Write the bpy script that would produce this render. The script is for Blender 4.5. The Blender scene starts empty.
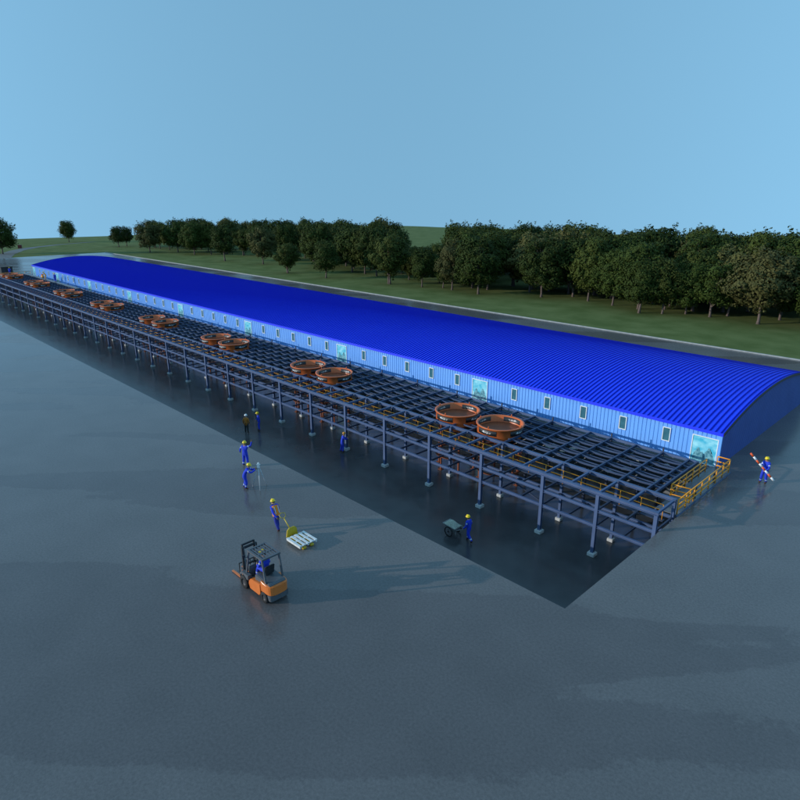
import bpy, bmesh, math, random
from mathutils import Vector, Matrix, noise
R_ = math.radians
S = bpy.context.scene
C = S.collection
random.seed(7)

# ------------------------------------------------------------------ camera
cam_d = bpy.data.cameras.new('camera'); cam = bpy.data.objects.new('camera', cam_d); C.objects.link(cam)
ax = Vector((0.69951893, 0.71461407, 0.0)).normalized()
az = Vector((0.67978329, -0.66542390, 0.30839213)).normalized()
ay = az.cross(ax).normalized(); ax = ay.cross(az).normalized()
m = Matrix((ax, ay, az)).transposed().to_4x4(); m.translation = (0, 0, 17.4)
cam.matrix_world = m
cam_d.sensor_width = 36; cam_d.lens = 36 * 620 / 800; cam_d.clip_end = 4000; cam_d.clip_start = 0.5
S.camera = cam

# ------------------------------------------------------------------ light
SUN_DIR = Vector((-0.59 * math.cos(R_(12)), -0.807 * math.cos(R_(12)), math.sin(R_(12)))).normalized()
SUN_EL = math.asin(SUN_DIR.z)
w = bpy.data.worlds.new('World'); S.world = w; w.use_nodes = True
nt = w.node_tree; nt.nodes.clear()
out = nt.nodes.new('ShaderNodeOutputWorld'); bg = nt.nodes.new('ShaderNodeBackground')
sky = nt.nodes.new('ShaderNodeTexSky'); sky.sky_type = 'NISHITA'; sky.sun_disc = False
sky.sun_elevation = SUN_EL; sky.sun_rotation = math.atan2(SUN_DIR.x, SUN_DIR.y)
sky.air_density = 1.0; sky.dust_density = 0.0; sky.ozone_density = 1.5; sky.altitude = 0
tc = nt.nodes.new('ShaderNodeTexCoord'); sp = nt.nodes.new('ShaderNodeSeparateXYZ'); cb = nt.nodes.new('ShaderNodeCombineXYZ')
mx = nt.nodes.new('ShaderNodeMath'); mx.operation = 'MULTIPLY_ADD'; mx.inputs[1].default_value = 0.14; mx.inputs[2].default_value = 0.40
mm = nt.nodes.new('ShaderNodeMath'); mm.operation = 'MAXIMUM'; mm.inputs[1].default_value = 0.12
nt.links.new(tc.outputs['Generated'], sp.inputs[0]); nt.links.new(sp.outputs[0], cb.inputs[0]); nt.links.new(sp.outputs[1], cb.inputs[1])
nt.links.new(sp.outputs[2], mx.inputs[0]); nt.links.new(mx.outputs[0], mm.inputs[0]); nt.links.new(mm.outputs[0], cb.inputs[2])
nt.links.new(cb.outputs[0], sky.inputs[0]); hs = nt.nodes.new('ShaderNodeHueSaturation'); hs.inputs['Saturation'].default_value = 1.12; hs.inputs['Value'].default_value = 1.04; hs.inputs['Hue'].default_value = 0.484
nt.links.new(sky.outputs[0], hs.inputs['Color']); nt.links.new(hs.outputs[0], bg.inputs[0]); nt.links.new(bg.outputs[0], out.inputs[0])
bg.inputs[1].default_value = 0.15
sd = bpy.data.lights.new('sun', 'SUN'); sd.energy = 1.8; sd.angle = R_(0.5); sd.color = (1.0, 0.94, 0.86)
sun = bpy.data.objects.new('sun', sd); C.objects.link(sun); sun.rotation_euler = SUN_DIR.to_track_quat('Z', 'Y').to_euler(); sun.location = (0, 0, 60)
S.view_settings.view_transform = 'Standard'; S.view_settings.look = 'None'; S.view_settings.gamma = 1
S.view_settings.use_curve_mapping = False; S.view_settings.exposure = 0.75

# ------------------------------------------------------------------ materials
def mat(name, col, rough=0.6, metal=0.0, col2=None, nscale=3.0, bump=0.0, bscale=40.0, spec=0.5, detail=4, stretch=None, lo=0.35, hi=0.65, rough2=None, rnd=None, coat=0.0):
    M = bpy.data.materials.new(name); M.use_nodes = True
    t = M.node_tree; b = t.nodes['Principled BSDF']; L = t.links.new
    b.inputs['Base Color'].default_value = (*col, 1); b.inputs['Roughness'].default_value = rough
    b.inputs['Metallic'].default_value = metal; b.inputs['Specular IOR Level'].default_value = spec
    b.inputs['Coat Weight'].default_value = coat
    tcn = t.nodes.new('ShaderNodeTexCoord'); src = tcn.outputs['Object']
    if stretch:
        mp = t.nodes.new('ShaderNodeMapping'); L(src, mp.inputs[0]); mp.inputs['Scale'].default_value = stretch[0]; mp.inputs['Rotation'].default_value = (0, 0, stretch[1]); nsrc = mp.outputs[0]
    else: nsrc = src
    if col2:
        n = t.nodes.new('ShaderNodeTexNoise'); n.inputs['Scale'].default_value = nscale; n.inputs['Detail'].default_value = detail; L(nsrc, n.inputs['Vector'])
        r = t.nodes.new('ShaderNodeValToRGB'); r.color_ramp.elements[0].position = lo; r.color_ramp.elements[1].position = hi
        r.color_ramp.elements[0].color = (*col, 1); r.color_ramp.elements[1].color = (*col2, 1)
        L(n.outputs['Fac'], r.inputs[0]); L(r.outputs[0], b.inputs['Base Color'])
        if rough2 is not None:
            mr = t.nodes.new('ShaderNodeMapRange'); mr.inputs[1].default_value = lo; mr.inputs[2].default_value = hi
            mr.inputs[3].default_value = rough; mr.inputs[4].default_value = rough2; L(n.outputs['Fac'], mr.inputs[0]); L(mr.outputs[0], b.inputs['Roughness'])
    if bump:
        n2 = t.nodes.new('ShaderNodeTexNoise'); n2.inputs['Scale'].default_value = bscale; n2.inputs['Detail'].default_value = 3; L(src, n2.inputs['Vector'])
        bp = t.nodes.new('ShaderNodeBump'); bp.inputs['Strength'].default_value = bump; bp.inputs['Distance'].default_value = 0.02
        L(n2.outputs['Fac'], bp.inputs['Height']); L(bp.outputs[0], b.inputs['Normal'])
    return M

def pavement_mat():
    M = bpy.data.materials.new('wet_asphalt'); M.use_nodes = True
    t = M.node_tree; b = t.nodes['Principled BSDF']; L = t.links.new
    tcn = t.nodes.new('ShaderNodeTexCoord')
    mp = t.nodes.new('ShaderNodeMapping'); L(tcn.outputs['Object'], mp.inputs[0])
    mp.inputs['Rotation'].default_value = (0, 0, -R_(44)); mq = t.nodes.new('ShaderNodeMapping'); L(mp.outputs[0], mq.inputs[0]); mq.inputs['Scale'].default_value = (0.020, 0.135, 1); mq.inputs['Location'].default_value = (3.1, 0.7, 0); mp = mq
    # damp / dry streaks
    n = t.nodes.new('ShaderNodeTexNoise'); n.inputs['Scale'].default_value = 1.0; n.inputs['Detail'].default_value = 5; n.inputs['Roughness'].default_value = 0.45; n.inputs['Distortion'].default_value = 0.25
    L(mp.outputs[0], n.inputs['Vector'])
    r = t.nodes.new('ShaderNodeValToRGB'); e = r.color_ramp.elements
    e[0].position = 0.492; e[1].position = 0.499
    e[0].color = PAVE_DAMP; e[1].color = PAVE_DRY
    nf = t.nodes.new('ShaderNodeTexNoise'); nf.inputs['Scale'].default_value = 1.6; nf.inputs['Detail'].default_value = 7; nf.inputs['Roughness'].default_value = 0.8; L(tcn.outputs['Object'], nf.inputs['Vector'])
    ad = t.nodes.new('ShaderNodeMath'); ad.operation = 'MULTIPLY_ADD'; ad.inputs[1].default_value = 0.10; L(nf.outputs['Fac'], ad.inputs[0]); L(n.outputs['Fac'], ad.inputs[2])
    sb_ = t.nodes.new('ShaderNodeMath'); sb_.operation = 'SUBTRACT'; sb_.inputs[1].default_value = 0.05; L(ad.outputs[0], sb_.inputs[0])
    L(sb_.outputs[0], r.inputs[0])
    # aggregate grain + cloudy variation
    g = t.nodes.new('ShaderNodeTexNoise'); g.inputs['Scale'].default_value = 9; g.inputs['Detail'].default_value = 6; g.inputs['Roughness'].default_value = 0.75; L(tcn.outputs['Object'], g.inputs['Vector'])
    g2 = t.nodes.new('ShaderNodeTexNoise'); g2.inputs['Scale'].default_value = 0.35; g2.inputs['Detail'].default_value = 6; L(tcn.outputs['Object'], g2.inputs['Vector'])
    def mul(a, fac_node, lo, hi):
        mr = t.nodes.new('ShaderNodeMapRange'); mr.inputs[1].default_value = 0.3; mr.inputs[2].default_value = 0.7; mr.inputs[3].default_value = lo; mr.inputs[4].default_value = hi
        L(fac_node.outputs['Fac'], mr.inputs[0])
        mu = t.nodes.new('ShaderNodeVectorMath'); mu.operation = 'SCALE'; L(a, mu.inputs[0]); L(mr.outputs[0], mu.inputs['Scale']); return mu.outputs[0]
    c = mul(r.outputs[0], g, 0.78, 1.25); c = mul(c, g2, 0.93, 1.07)
    L(c, b.inputs['Base Color'])
    mr = t.nodes.new('ShaderNodeMapRange'); mr.inputs[1].default_value = 0.475; mr.inputs[2].default_value = 0.50; mr.inputs[3].default_value = 0.18; mr.inputs[4].default_value = 0.25
    L(n.outputs['Fac'], mr.inputs[0]); L(mr.outputs[0], b.inputs['Roughness'])
    b.inputs['Specular IOR Level'].default_value = 0.36
    bp = t.nodes.new('ShaderNodeBump'); bp.inputs['Strength'].default_value = 0.06; bp.inputs['Distance'].default_value = 0.01
    L(g.outputs['Fac'], bp.inputs['Height']); L(bp.outputs[0], b.inputs['Normal'])
    return M
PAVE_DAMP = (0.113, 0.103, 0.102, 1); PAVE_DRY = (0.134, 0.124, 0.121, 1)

M = {}
M['pave'] = pavement_mat()
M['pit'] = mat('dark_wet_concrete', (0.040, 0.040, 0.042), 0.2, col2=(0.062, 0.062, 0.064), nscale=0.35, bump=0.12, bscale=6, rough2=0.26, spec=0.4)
M['pitwall'] = mat('pit_concrete', (0.12, 0.13, 0.14), 0.7, col2=(0.18, 0.19, 0.2), nscale=0.8, bump=0.2)
M['grass'] = mat('grass', (0.094, 0.122, 0.034), 0.9, col2=(0.142, 0.168, 0.056), nscale=0.22, bump=1.0, bscale=2.2, spec=0.1, detail=12, lo=0.36, hi=0.64)
M['kerb'] = mat('kerb_concrete', (0.26, 0.28, 0.29), 0.8, col2=(0.34, 0.36, 0.36), nscale=1.5)
M['path'] = mat('gravel_path', (0.10, 0.115, 0.12), 0.9, col2=(0.14, 0.15, 0.15), nscale=0.5)
M['roof'] = mat('blue_roof_sheet', (0.018, 0.062, 0.93), 0.6, col2=(0.021, 0.072, 0.97), nscale=0.3, spec=0.2)
M['seam'] = mat('dark_roof_seam', (0.004, 0.014, 0.42), 0.7, spec=0.1)
M['trimblue'] = mat('blue_trim', (0.012, 0.04, 0.9), 0.4)
M['trimdark'] = mat('dark_edge_trim', (0.01, 0.012, 0.03), 0.5)
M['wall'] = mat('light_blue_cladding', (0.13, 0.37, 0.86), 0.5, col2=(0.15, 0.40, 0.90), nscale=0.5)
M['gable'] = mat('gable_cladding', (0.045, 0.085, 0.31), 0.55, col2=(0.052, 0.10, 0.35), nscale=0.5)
M['white'] = mat('white_frame', (0.78, 0.80, 0.80), 0.5)
M['pane'] = mat('window_glass', (0.04, 0.14, 0.19), 0.15, col2=(0.055, 0.18, 0.235), nscale=3, spec=0.6)
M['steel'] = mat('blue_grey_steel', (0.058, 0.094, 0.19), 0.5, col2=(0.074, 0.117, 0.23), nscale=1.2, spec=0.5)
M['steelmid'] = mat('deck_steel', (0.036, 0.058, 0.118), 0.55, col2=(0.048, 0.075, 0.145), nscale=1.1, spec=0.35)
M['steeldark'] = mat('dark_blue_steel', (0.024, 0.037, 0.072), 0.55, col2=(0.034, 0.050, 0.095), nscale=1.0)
M['belt'] = mat('black_rubber', (0.005, 0.005, 0.006), 0.85, col2=(0.008, 0.008, 0.009), nscale=2, spec=0.15)
M['base'] = mat('base_block_concrete', (0.42, 0.42, 0.41), 0.85, col2=(0.54, 0.53, 0.51), nscale=6)
M['yellow'] = mat('yellow_rail_paint', (0.80, 0.31, 0.012), 0.45)
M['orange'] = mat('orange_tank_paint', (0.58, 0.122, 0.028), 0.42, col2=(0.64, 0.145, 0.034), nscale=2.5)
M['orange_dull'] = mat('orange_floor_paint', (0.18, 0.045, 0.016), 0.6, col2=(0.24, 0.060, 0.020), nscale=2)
M['black'] = mat('black_panel', (0.012, 0.013, 0.014), 0.45, col2=(0.022, 0.023, 0.024), nscale=5)
M['mark'] = mat('white_mark', (0.7, 0.7, 0.7), 0.6)
M['tyre'] = mat('tyre_rubber', (0.012, 0.012, 0.013), 0.8, bump=0.3, bscale=30)
M['rim'] = mat('wheel_rim', (0.04, 0.04, 0.045), 0.6)
M['fk_grey'] = mat('forklift_grey', (0.085, 0.092, 0.105), 0.45, col2=(0.10, 0.108, 0.12), nscale=4)
M['fk_black'] = mat('forklift_black', (0.02, 0.022, 0.026), 0.45, col2=(0.03, 0.032, 0.036), nscale=4)
M['fk_orange'] = mat('forklift_orange', (0.72, 0.19, 0.035), 0.35, col2=(0.66, 0.165, 0.03), nscale=3, coat=0.3)
M['pallet'] = mat('white_pallet', (0.72, 0.73, 0.72), 0.6, col2=(0.60, 0.61, 0.60), nscale=4)
M['jack'] = mat('pallet_jack_yellow', (0.60, 0.42, 0.02), 0.45, col2=(0.5, 0.35, 0.015), nscale=4)
M['suit'] = mat('blue_coverall', (0.010, 0.045, 0.60), 0.8, col2=(0.008, 0.035, 0.46), nscale=7)
M['suit2'] = mat('dark_blue_trousers', (0.012, 0.03, 0.30), 0.85, col2=(0.01, 0.022, 0.22), nscale=7)
M['brown'] = mat('orange_brown_jacket', (0.46, 0.16, 0.02), 0.85, col2=(0.38, 0.13, 0.018), nscale=7)
M['darkcloth'] = mat('dark_trousers', (0.025, 0.03, 0.028), 0.85)
M['vest'] = mat('orange_vest', (0.80, 0.26, 0.02), 0.75, col2=(0.70, 0.22, 0.02), nscale=8)
M['yelcloth'] = mat('yellow_orange_clothes', (0.75, 0.36, 0.03), 0.8)
M['skin'] = mat('skin', (0.52, 0.28, 0.19), 0.55)
M['glove'] = mat('work_glove', (0.16, 0.11, 0.05), 0.8)
M['boot'] = mat('brown_boots', (0.07, 0.025, 0.012), 0.6)
M['reflect'] = mat('pale_reflective_band', (0.45, 0.55, 0.68), 0.4)
M['eye'] = mat('eye_dark', (0.02, 0.015, 0.01), 0.3)
M['hair'] = mat('dark_hair', (0.015, 0.012, 0.01), 0.7)
M['hat_y'] = mat('yellow_hard_hat', (0.85, 0.60, 0.01), 0.3)
M['hat_w'] = mat('white_hard_hat', (0.75, 0.77, 0.78), 0.3)
M['hat_o'] = mat('orange_hard_hat', (0.65, 0.26, 0.01), 0.3)
M['red'] = mat('red_orange_paint', (0.78, 0.10, 0.02), 0.45)
M['whitep'] = mat('white_paint', (0.80, 0.80, 0.80), 0.45)
M['tripod'] = mat('pale_grey_tripod', (0.48, 0.52, 0.55), 0.5)
M['greymetal'] = mat('grey_sheet_metal', (0.20, 0.205, 0.20), 0.5, col2=(0.27, 0.275, 0.27), nscale=5)
M['sand'] = mat('damp_mortar', (0.30, 0.31, 0.24), 0.95, col2=(0.40, 0.41, 0.33), nscale=14, bump=0.6, bscale=30)
M['bark'] = mat('bark', (0.11, 0.080, 0.070), 0.9, col2=(0.15, 0.11, 0.095), nscale=5, bump=0.5, bscale=14)
M['carred'] = mat('dark_red_paint', (0.16, 0.02, 0.015), 0.4)
M['plate'] = mat('grey_floor_plate', (0.13, 0.14, 0.155), 0.45, col2=(0.17, 0.18, 0.195), nscale=3)

def leaf_mat(name, a, b_):
    m_ = mat(name, a, 0.75, col2=b_, nscale=1.1, spec=0.15, detail=3, lo=0.3, hi=0.7)
    t = m_.node_tree; b = t.nodes['Principled BSDF']
    lk = b.inputs['Base Color'].links[0]; srcs = lk.from_socket
    oi = t.nodes.new('ShaderNodeObjectInfo'); mr = t.nodes.new('ShaderNodeMapRange'); mr.inputs[3].default_value = 0.8; mr.inputs[4].default_value = 1.25
    t.links.new(oi.outputs['Random'], mr.inputs[0]); mu = t.nodes.new('ShaderNodeVectorMath'); mu.operation = 'SCALE'
    t.links.new(srcs, mu.inputs[0]); t.links.new(mr.outputs[0], mu.inputs['Scale']); t.links.new(mu.outputs[0], b.inputs['Base Color'])
    return m_
M['leaf'] = leaf_mat('leaf_dark_green', (0.020, 0.033, 0.005), (0.046, 0.068, 0.011))
M['leaf2'] = leaf_mat('leaf_mid_green', (0.028, 0.040, 0.006), (0.064, 0.080, 0.015))
M['leaf4'] = leaf_mat('leaf_brownish', (0.040, 0.046, 0.014), (0.080, 0.078, 0.024))
M['leaf3'] = leaf_mat('leaf_olive', (0.060, 0.062, 0.018), (0.115, 0.108, 0.034))

# pane of the big glazed panels: pale cyan, reflected clouds painted in as mottling
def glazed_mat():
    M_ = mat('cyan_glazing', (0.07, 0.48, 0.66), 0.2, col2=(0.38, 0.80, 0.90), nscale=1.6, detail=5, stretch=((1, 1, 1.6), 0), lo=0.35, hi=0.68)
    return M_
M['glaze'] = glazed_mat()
M['glazedark'] = mat('teal_reflection', (0.05, 0.20, 0.27), 0.3, col2=(0.22, 0.50, 0.58), nscale=6, detail=5)  # painted colour of the hills reflected in the door glass

# ------------------------------------------------------------------ helpers
def tag(o, label=None, cat=None, group=None, kind=None):
    if label: o['label'] = label
    if cat: o['category'] = cat
    if group: o['group'] = group
    if kind: o['kind'] = kind
    return o
def empty(name, loc=(0, 0, 0), rz=0.0, label=None, cat=None, group=None):
    o = bpy.data.objects.new(name, None); C.objects.link(o); o.location = loc; o.rotation_euler = (0, 0, rz); o.empty_display_size = 0.3
    return tag(o, label, cat, group)
def copy_tree(o, parent=None):
    c = o.copy(); C.objects.link(c); c.parent = parent
    for ch in [x for x in S.objects if x.parent == o]: copy_tree(ch, c)
    return c

class MB:
    def __init__(s): s.bm = bmesh.new()
    def quadbox(s, vs, mi=0):
        v = [s.bm.verts.new(p) for p in vs]
        for f in ((0, 3, 2, 1), (4, 5, 6, 7), (0, 1, 5, 4), (1, 2, 6, 5), (2, 3, 7, 6), (3, 0, 4, 7)):
            fc = s.bm.faces.new([v[i] for i in f]); fc.material_index = mi
        return s
    def box(s, x0, x1, y0, y1, z0, z1, mi=0, M_=None, bev=0.0):
        vs = [Vector(p) for p in ((x0, y0, z0), (x1, y0, z0), (x1, y1, z0), (x0, y1, z0), (x0, y0, z1), (x1, y0, z1), (x1, y1, z1), (x0, y1, z1))]
        if M_: vs = [M_ @ v for v in vs]
        return s.quadbox(vs, mi)
    def bar(s, p, q, wd, h, mi=0, up=Vector((0, 0, 1))):
        p = Vector(p); q = Vector(q); d = (q - p).normalized()
        if abs(d.dot(up)) > 0.98: up = Vector((0, 1, 0))
        sx = d.cross(up).normalized() * wd / 2; u = sx.cross(d).normalized() * h / 2
        return s.quadbox([p - sx - u, q - sx - u, q + sx - u, p + sx - u, p - sx + u, q - sx + u, q + sx + u, p + sx + u], mi)
    def tube(s, pts, r, n=8, mi=0, cap=True, smooth=True):
        pts = [Vector(p) for p in pts]; rs = r if isinstance(r, (list, tuple)) else [r] * len(pts)
        rings = []
        for i, p in enumerate(pts):
            d = (pts[min(i + 1, len(pts) - 1)] - pts[max(i - 1, 0)]).normalized()
            a = Vector((0, 0, 1)) if abs(d.z) < 0.9 else Vector((1, 0, 0))
            u = d.cross(a).normalized(); v = d.cross(u).normalized()
            rings.append([s.bm.verts.new(p + (u * math.cos(2 * math.pi * k / n) + v * math.sin(2 * math.pi * k / n)) * rs[i]) for k in range(n)])
        for a, b in zip(rings, rings[1:]):
            for k in range(n):
                f = s.bm.faces.new((a[k], a[(k + 1) % n], b[(k + 1) % n], b[k])); f.material_index = mi; f.smooth = smooth
        if cap:
            for rg in (rings[0], rings[-1][::-1]):
                f = s.bm.faces.new(rg); f.material_index = mi
        return s
    def lathe(s, prof, n=32, c=(0, 0, 0), mi=0, smooth=True, a0=0.0, a1=2 * math.pi, M_=None):
        full = abs(a1 - a0 - 2 * math.pi) < 1e-6; cnt = n if full else n + 1
        rows = []
        for (r, z) in prof:
            row = []
            for k in range(cnt):
                a = a0 + (a1 - a0) * k / n; p = Vector((c[0] + r * math.cos(a), c[1] + r * math.sin(a), c[2] + z))
                row.append(s.bm.verts.new(M_ @ p if M_ else p))
            rows.append(row)
        for a, b in zip(rows, rows[1:]):
            for k in range(n):
                k2 = (k + 1) % cnt
                f = s.bm.faces.new((a[k], a[k2], b[k2], b[k])); f.material_index = mi; f.smooth = smooth
        return s
    def poly_extrude(s, pts, axis, t0, t1, mi=0):
        # pts in the plane normal to axis ('y' -> (x,z), 'x' -> (y,z), 'z' -> (x,y))
        def P(p, t):
            return Vector((p[0], t, p[1])) if axis == 'y' else Vector((t, p[0], p[1])) if axis == 'x' else Vector((p[0], p[1], t))
        a = [s.bm.verts.new(P(p, t0)) for p in pts]; b = [s.bm.verts.new(P(p, t1)) for p in pts]; n = len(pts)
        s.bm.faces.new(a).material_index = mi; s.bm.faces.new(b[::-1]).material_index = mi
        for k in range(n): s.bm.faces.new((a[k], b[k], b[(k + 1) % n], a[(k + 1) % n])).material_index = mi
        return s
    def build(s, name, mats, parent=None, bevel=0.0, fix=True, loc=None):
        if fix: bmesh.ops.recalc_face_normals(s.bm, faces=s.bm.faces)
        if bevel: bmesh.ops.bevel(s.bm, geom=[e for e in s.bm.edges if e.calc_face_angle(0) > 0.5], offset=bevel, segments=2, affect='EDGES', clamp_overlap=True)
        me = bpy.data.meshes.new(name); s.bm.to_mesh(me); s.bm.free()
        for m_ in (mats if isinstance(mats, (list, tuple)) else [mats]): me.materials.append(m_)
        o = bpy.data.objects.new(name, me); C.objects.link(o); o.parent = parent
        if loc: o.location = loc
        return o
    def spawn(s): return s

# ------------------------------------------------------------------ layout constants
PX1 = -11.62; PX0 = -172.0; PY0 = 21.68; PY1 = 42.1; PD = -3.08        # the pit
BX1 = -12.56; BX0 = -168.0; BY0 = 42.42; BY1 = 63.4; EAVE = 2.55; PEAK = 3.95
DY = 39.9; TOP = 1.04
OX0, OX1, OY0, OY1 = -226.0, 70.0, -90.0, 80.0                         # paved yard

# terrain ------------------------------------------------------------
TAB = [(-180, .052), (60, .056), (100, .056), (104, .055), (112, .0517), (113.5, .0509), (129.7, .0427), (135.6, .0397), (139.2, .0396), (148, .0425), (160.2, .050), (162.4, .0504), (168, .0511), (180, .052)]
def dip(a):
    for (a0, d0), (a1, d1) in zip(TAB, TAB[1:]):
        if a0 <= a <= a1:
            t = (a - a0) / (a1 - a0); t = t * t * (3 - 2 * t); return d0 + (d1 - d0) * t
    return .052
def terrain(x, y):
    r = math.hypot(x, y); d = dip(math.degrees(math.atan2(y, x))); r0 = 17.4 / d - 50
    z = -d / 200 * max(0, r - r0) ** 2
    return z - 0.02
def axis(lo, hi, a, b, step):
    v = []; t = a
    while t > lo: v.append(t); t -= step * (1 + max(0, (a - t)) / 400)
    v.append(lo); t = b
    while t < hi: v.append(t); t += step * (1 + max(0, (t - b)) / 400)
    v.append(hi); n = 8
    for i in range(1, n): v.append(a + (b - a) * i / n)
    return sorted(v)
xs = axis(-1000, 900, OX0 + 1, OX1 - 1, 9); ys = axis(-900, 1000, OY0 + 1, OY1 - 1, 9)
bm = bmesh.new(); grid = [[bm.verts.new((x, y, terrain(x, y))) for y in ys] for x in xs]
for i in range(len(xs) - 1):
    for j in range(len(ys) - 1):
        xc = (xs[i] + xs[i + 1]) / 2; yc = (ys[j] + ys[j + 1]) / 2
        if OX0 + 1 < xc < OX1 - 1 and OY0 + 1 < yc < OY1 - 1: continue
        f = bm.faces.new((grid[i][j], grid[i + 1][j], grid[i + 1][j + 1], grid[i][j + 1])); f.smooth = True
for v in [v for v in bm.verts if not v.link_faces]: bm.verts.remove(v)
mb = MB(); mb.bm.free(); mb.bm = bm
tag(mb.build('ground', M['grass']), kind='structure')

mb = MB()
def sheet(mb, x0, x1, y0, y1, z):
    v = [mb.bm.verts.new(p) for p in ((x0, y0, z), (x1, y0, z), (x1, y1, z), (x0, y1, z))]; mb.bm.faces.new(v)
sheet(mb, OX0, OX1, OY0, PY0, 0); sheet(mb, OX0, OX1, PY1, OY1, 0); sheet(mb, OX0, PX0, PY0, PY1, 0); sheet(mb, PX1, OX1, PY0, PY1, 0)
tag(mb.build('pavement', M['pave']), kind='structure')
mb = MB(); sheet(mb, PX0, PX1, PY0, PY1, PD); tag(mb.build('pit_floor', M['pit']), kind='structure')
mb = MB()
for a, b in (((PX0, PY0), (PX1, PY0)), ((PX1, PY0), (PX1, PY1)), ((PX1, PY1), (PX0, PY1)), ((PX0, PY1), (PX0, PY0))):
    v = [mb.bm.verts.new(p) for p in ((*a, PD), (*b, PD), (*b, -0.001), (*a, -0.001))]; mb.bm.faces.new(v)
tag(mb.build('pit_wall', M['pitwall']), kind='structure')
mb = MB(); mb.box(OX0 - 0.05, OX1, OY1 - 0.05, OY1 + 0.15, -0.1, 0.12)
tag(mb.build('kerb', M['kerb']), kind='structure')
mb = MB(); pp = [(-224, 46, 5), (-240, 51, 5), (-256, 58, 5), (-268, 66, 5), (-278, 78, 5), (-286, 94, 5)]
rows_ = [[mb.bm.verts.new((x, y + o_, terrain(x, y + o_) + .03)) for o_ in (0, w_)] for x, y, w_ in pp]
for a, b in zip(rows_, rows_[1:]): mb.bm.faces.new((a[0], b[0], b[1], a[1]))
tag(mb.build('path', M['path']), kind='structure')

# ------------------------------------------------------------------ the long building
bld = empty('workshop_building', ((BX0 + BX1) / 2, BY0, 0), label='very long low workshop with light blue corrugated wall and bright blue arched roof', cat='building')
BC = bld.location.copy()
def L_(x, y, z): return Vector((x, y, z)) - BC
def corrugated(x0, x1, per, amp):
    pts = []; x = x0; k = 0
    while x < x1 - 1e-6:
        pts += [(x, 0.0), (min(x + per * .45, x1), 0.0), (min(x + per * .55, x1), amp), (min(x + per * .9, x1), amp)]; x += per
    pts.append((x1, 0.0)); o = []
    for p in pts:
        if not o or p[0] > o[-1][0] + 1e-4: o.append(p)
    return o
def roofz(y):
    t = (y - (BY0 + BY1) / 2) / ((BY1 - BY0) / 2); return EAVE + (PEAK - EAVE) * (1 - t * t)
def wall_x(name, y, sgn, x0, x1, z0, z1, m_):
    mb = MB(); prev = None
    for (x, a) in corrugated(x0, x1, 0.30, 0.035):
        p = (mb.bm.verts.new(L_(x, y + sgn * a, z0)), mb.bm.verts.new(L_(x, y + sgn * a, z1)))
        if prev: mb.bm.faces.new((prev[0], p[0], p[1], prev[1]))
        prev = p
    return mb.build(name, m_, bld)
wall_x('wall', BY0, -1, BX0, BX1, -0.0, EAVE - 0.05, M['wall'])
wall_x('wall', BY1, 1, BX0, BX1, 0.0, EAVE - 0.05, M['wall'])
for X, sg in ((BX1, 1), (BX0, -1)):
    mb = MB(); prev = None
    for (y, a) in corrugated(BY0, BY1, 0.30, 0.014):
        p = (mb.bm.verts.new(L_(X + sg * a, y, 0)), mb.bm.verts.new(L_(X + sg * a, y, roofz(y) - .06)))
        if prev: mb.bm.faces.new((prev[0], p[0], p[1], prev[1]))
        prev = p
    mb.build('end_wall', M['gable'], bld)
# corner post and base trim
mb = MB(); mb.box(BX1 - 0.12, BX1 + 0.05, BY0 - 0.07, BY0 + 0.06, 0.0, EAVE - 0.06, M_=Matrix.Translation(-BC))
mb.build('corner_trim', M['wall'], bld)
# roof: standing seam sheet
mb = MB(); rows = []
NS = 26; y0r = BY0 - 0.16; y1r = BY1 + 0.16
prof = []; x = BX0 - 0.1; per = 0.36
while x < BX1 + 0.1:
    prof += [(x, 0.0), (x + per * .74, 0.0), (x + per * .78, 0.062), (x + per * .94, 0.062)]; x += per
prof.append((x, 0.0))
prof = [(min(a, BX1 + 0.12), b) for a, b in prof]
for j in range(NS + 1):
    y = y0r + (y1r - y0r) * j / NS; t = (y - (y0r + y1r) / 2) / ((y1r - y0r) / 2); z = EAVE - 0.02 + (PEAK - EAVE) * (1 - t * t)
    rows.append([mb.bm.verts.new(L_(a, y, z + b)) for a, b in prof])
for a, b in zip(rows, rows[1:]):
    for k in range(len(prof) - 1):
        if (a[k].co - a[k + 1].co).length > 1e-5:
            f = mb.bm.faces.new((a[k], a[k + 1], b[k + 1], b[k])); f.material_index = int(k % 4 in (1, 2, 3))
roof = mb.build('roof', [M['roof'], M['seam']], bld, fix=False)
mb = MB(); mb.box(BX0 - 0.1, BX1 + 0.12, y0r - 0.04, y0r + 0.02, EAVE - 0.2, EAVE + 0.02, M_=Matrix.Translation(-BC)); mb.build('eave_trim', M['trimblue'], roof)
for X in (BX1 + 0.13, BX0 - 0.14):
    mb = MB()
    for j in range(NS):
        ya = y0r + (y1r - y0r) * j / NS; yb = y0r + (y1r - y0r) * (j + 1) / NS
        za, zb = [EAVE - 0.02 + (PEAK - EAVE) * (1 - ((q - (y0r + y1r) / 2) / ((y1r - y0r) / 2)) ** 2) for q in (ya, yb)]
        mb.quadbox([L_(X, ya, za - .14), L_(X + .05, ya, za - .14), L_(X + .05, yb, zb - .14), L_(X, yb, zb - .14), L_(X, ya, za + .05), L_(X + .05, ya, za + .05), L_(X + .05, yb, zb + .05), L_(X, yb, zb + .05)])
    mb.build('edge_trim', M['trimdark'], roof)
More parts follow.
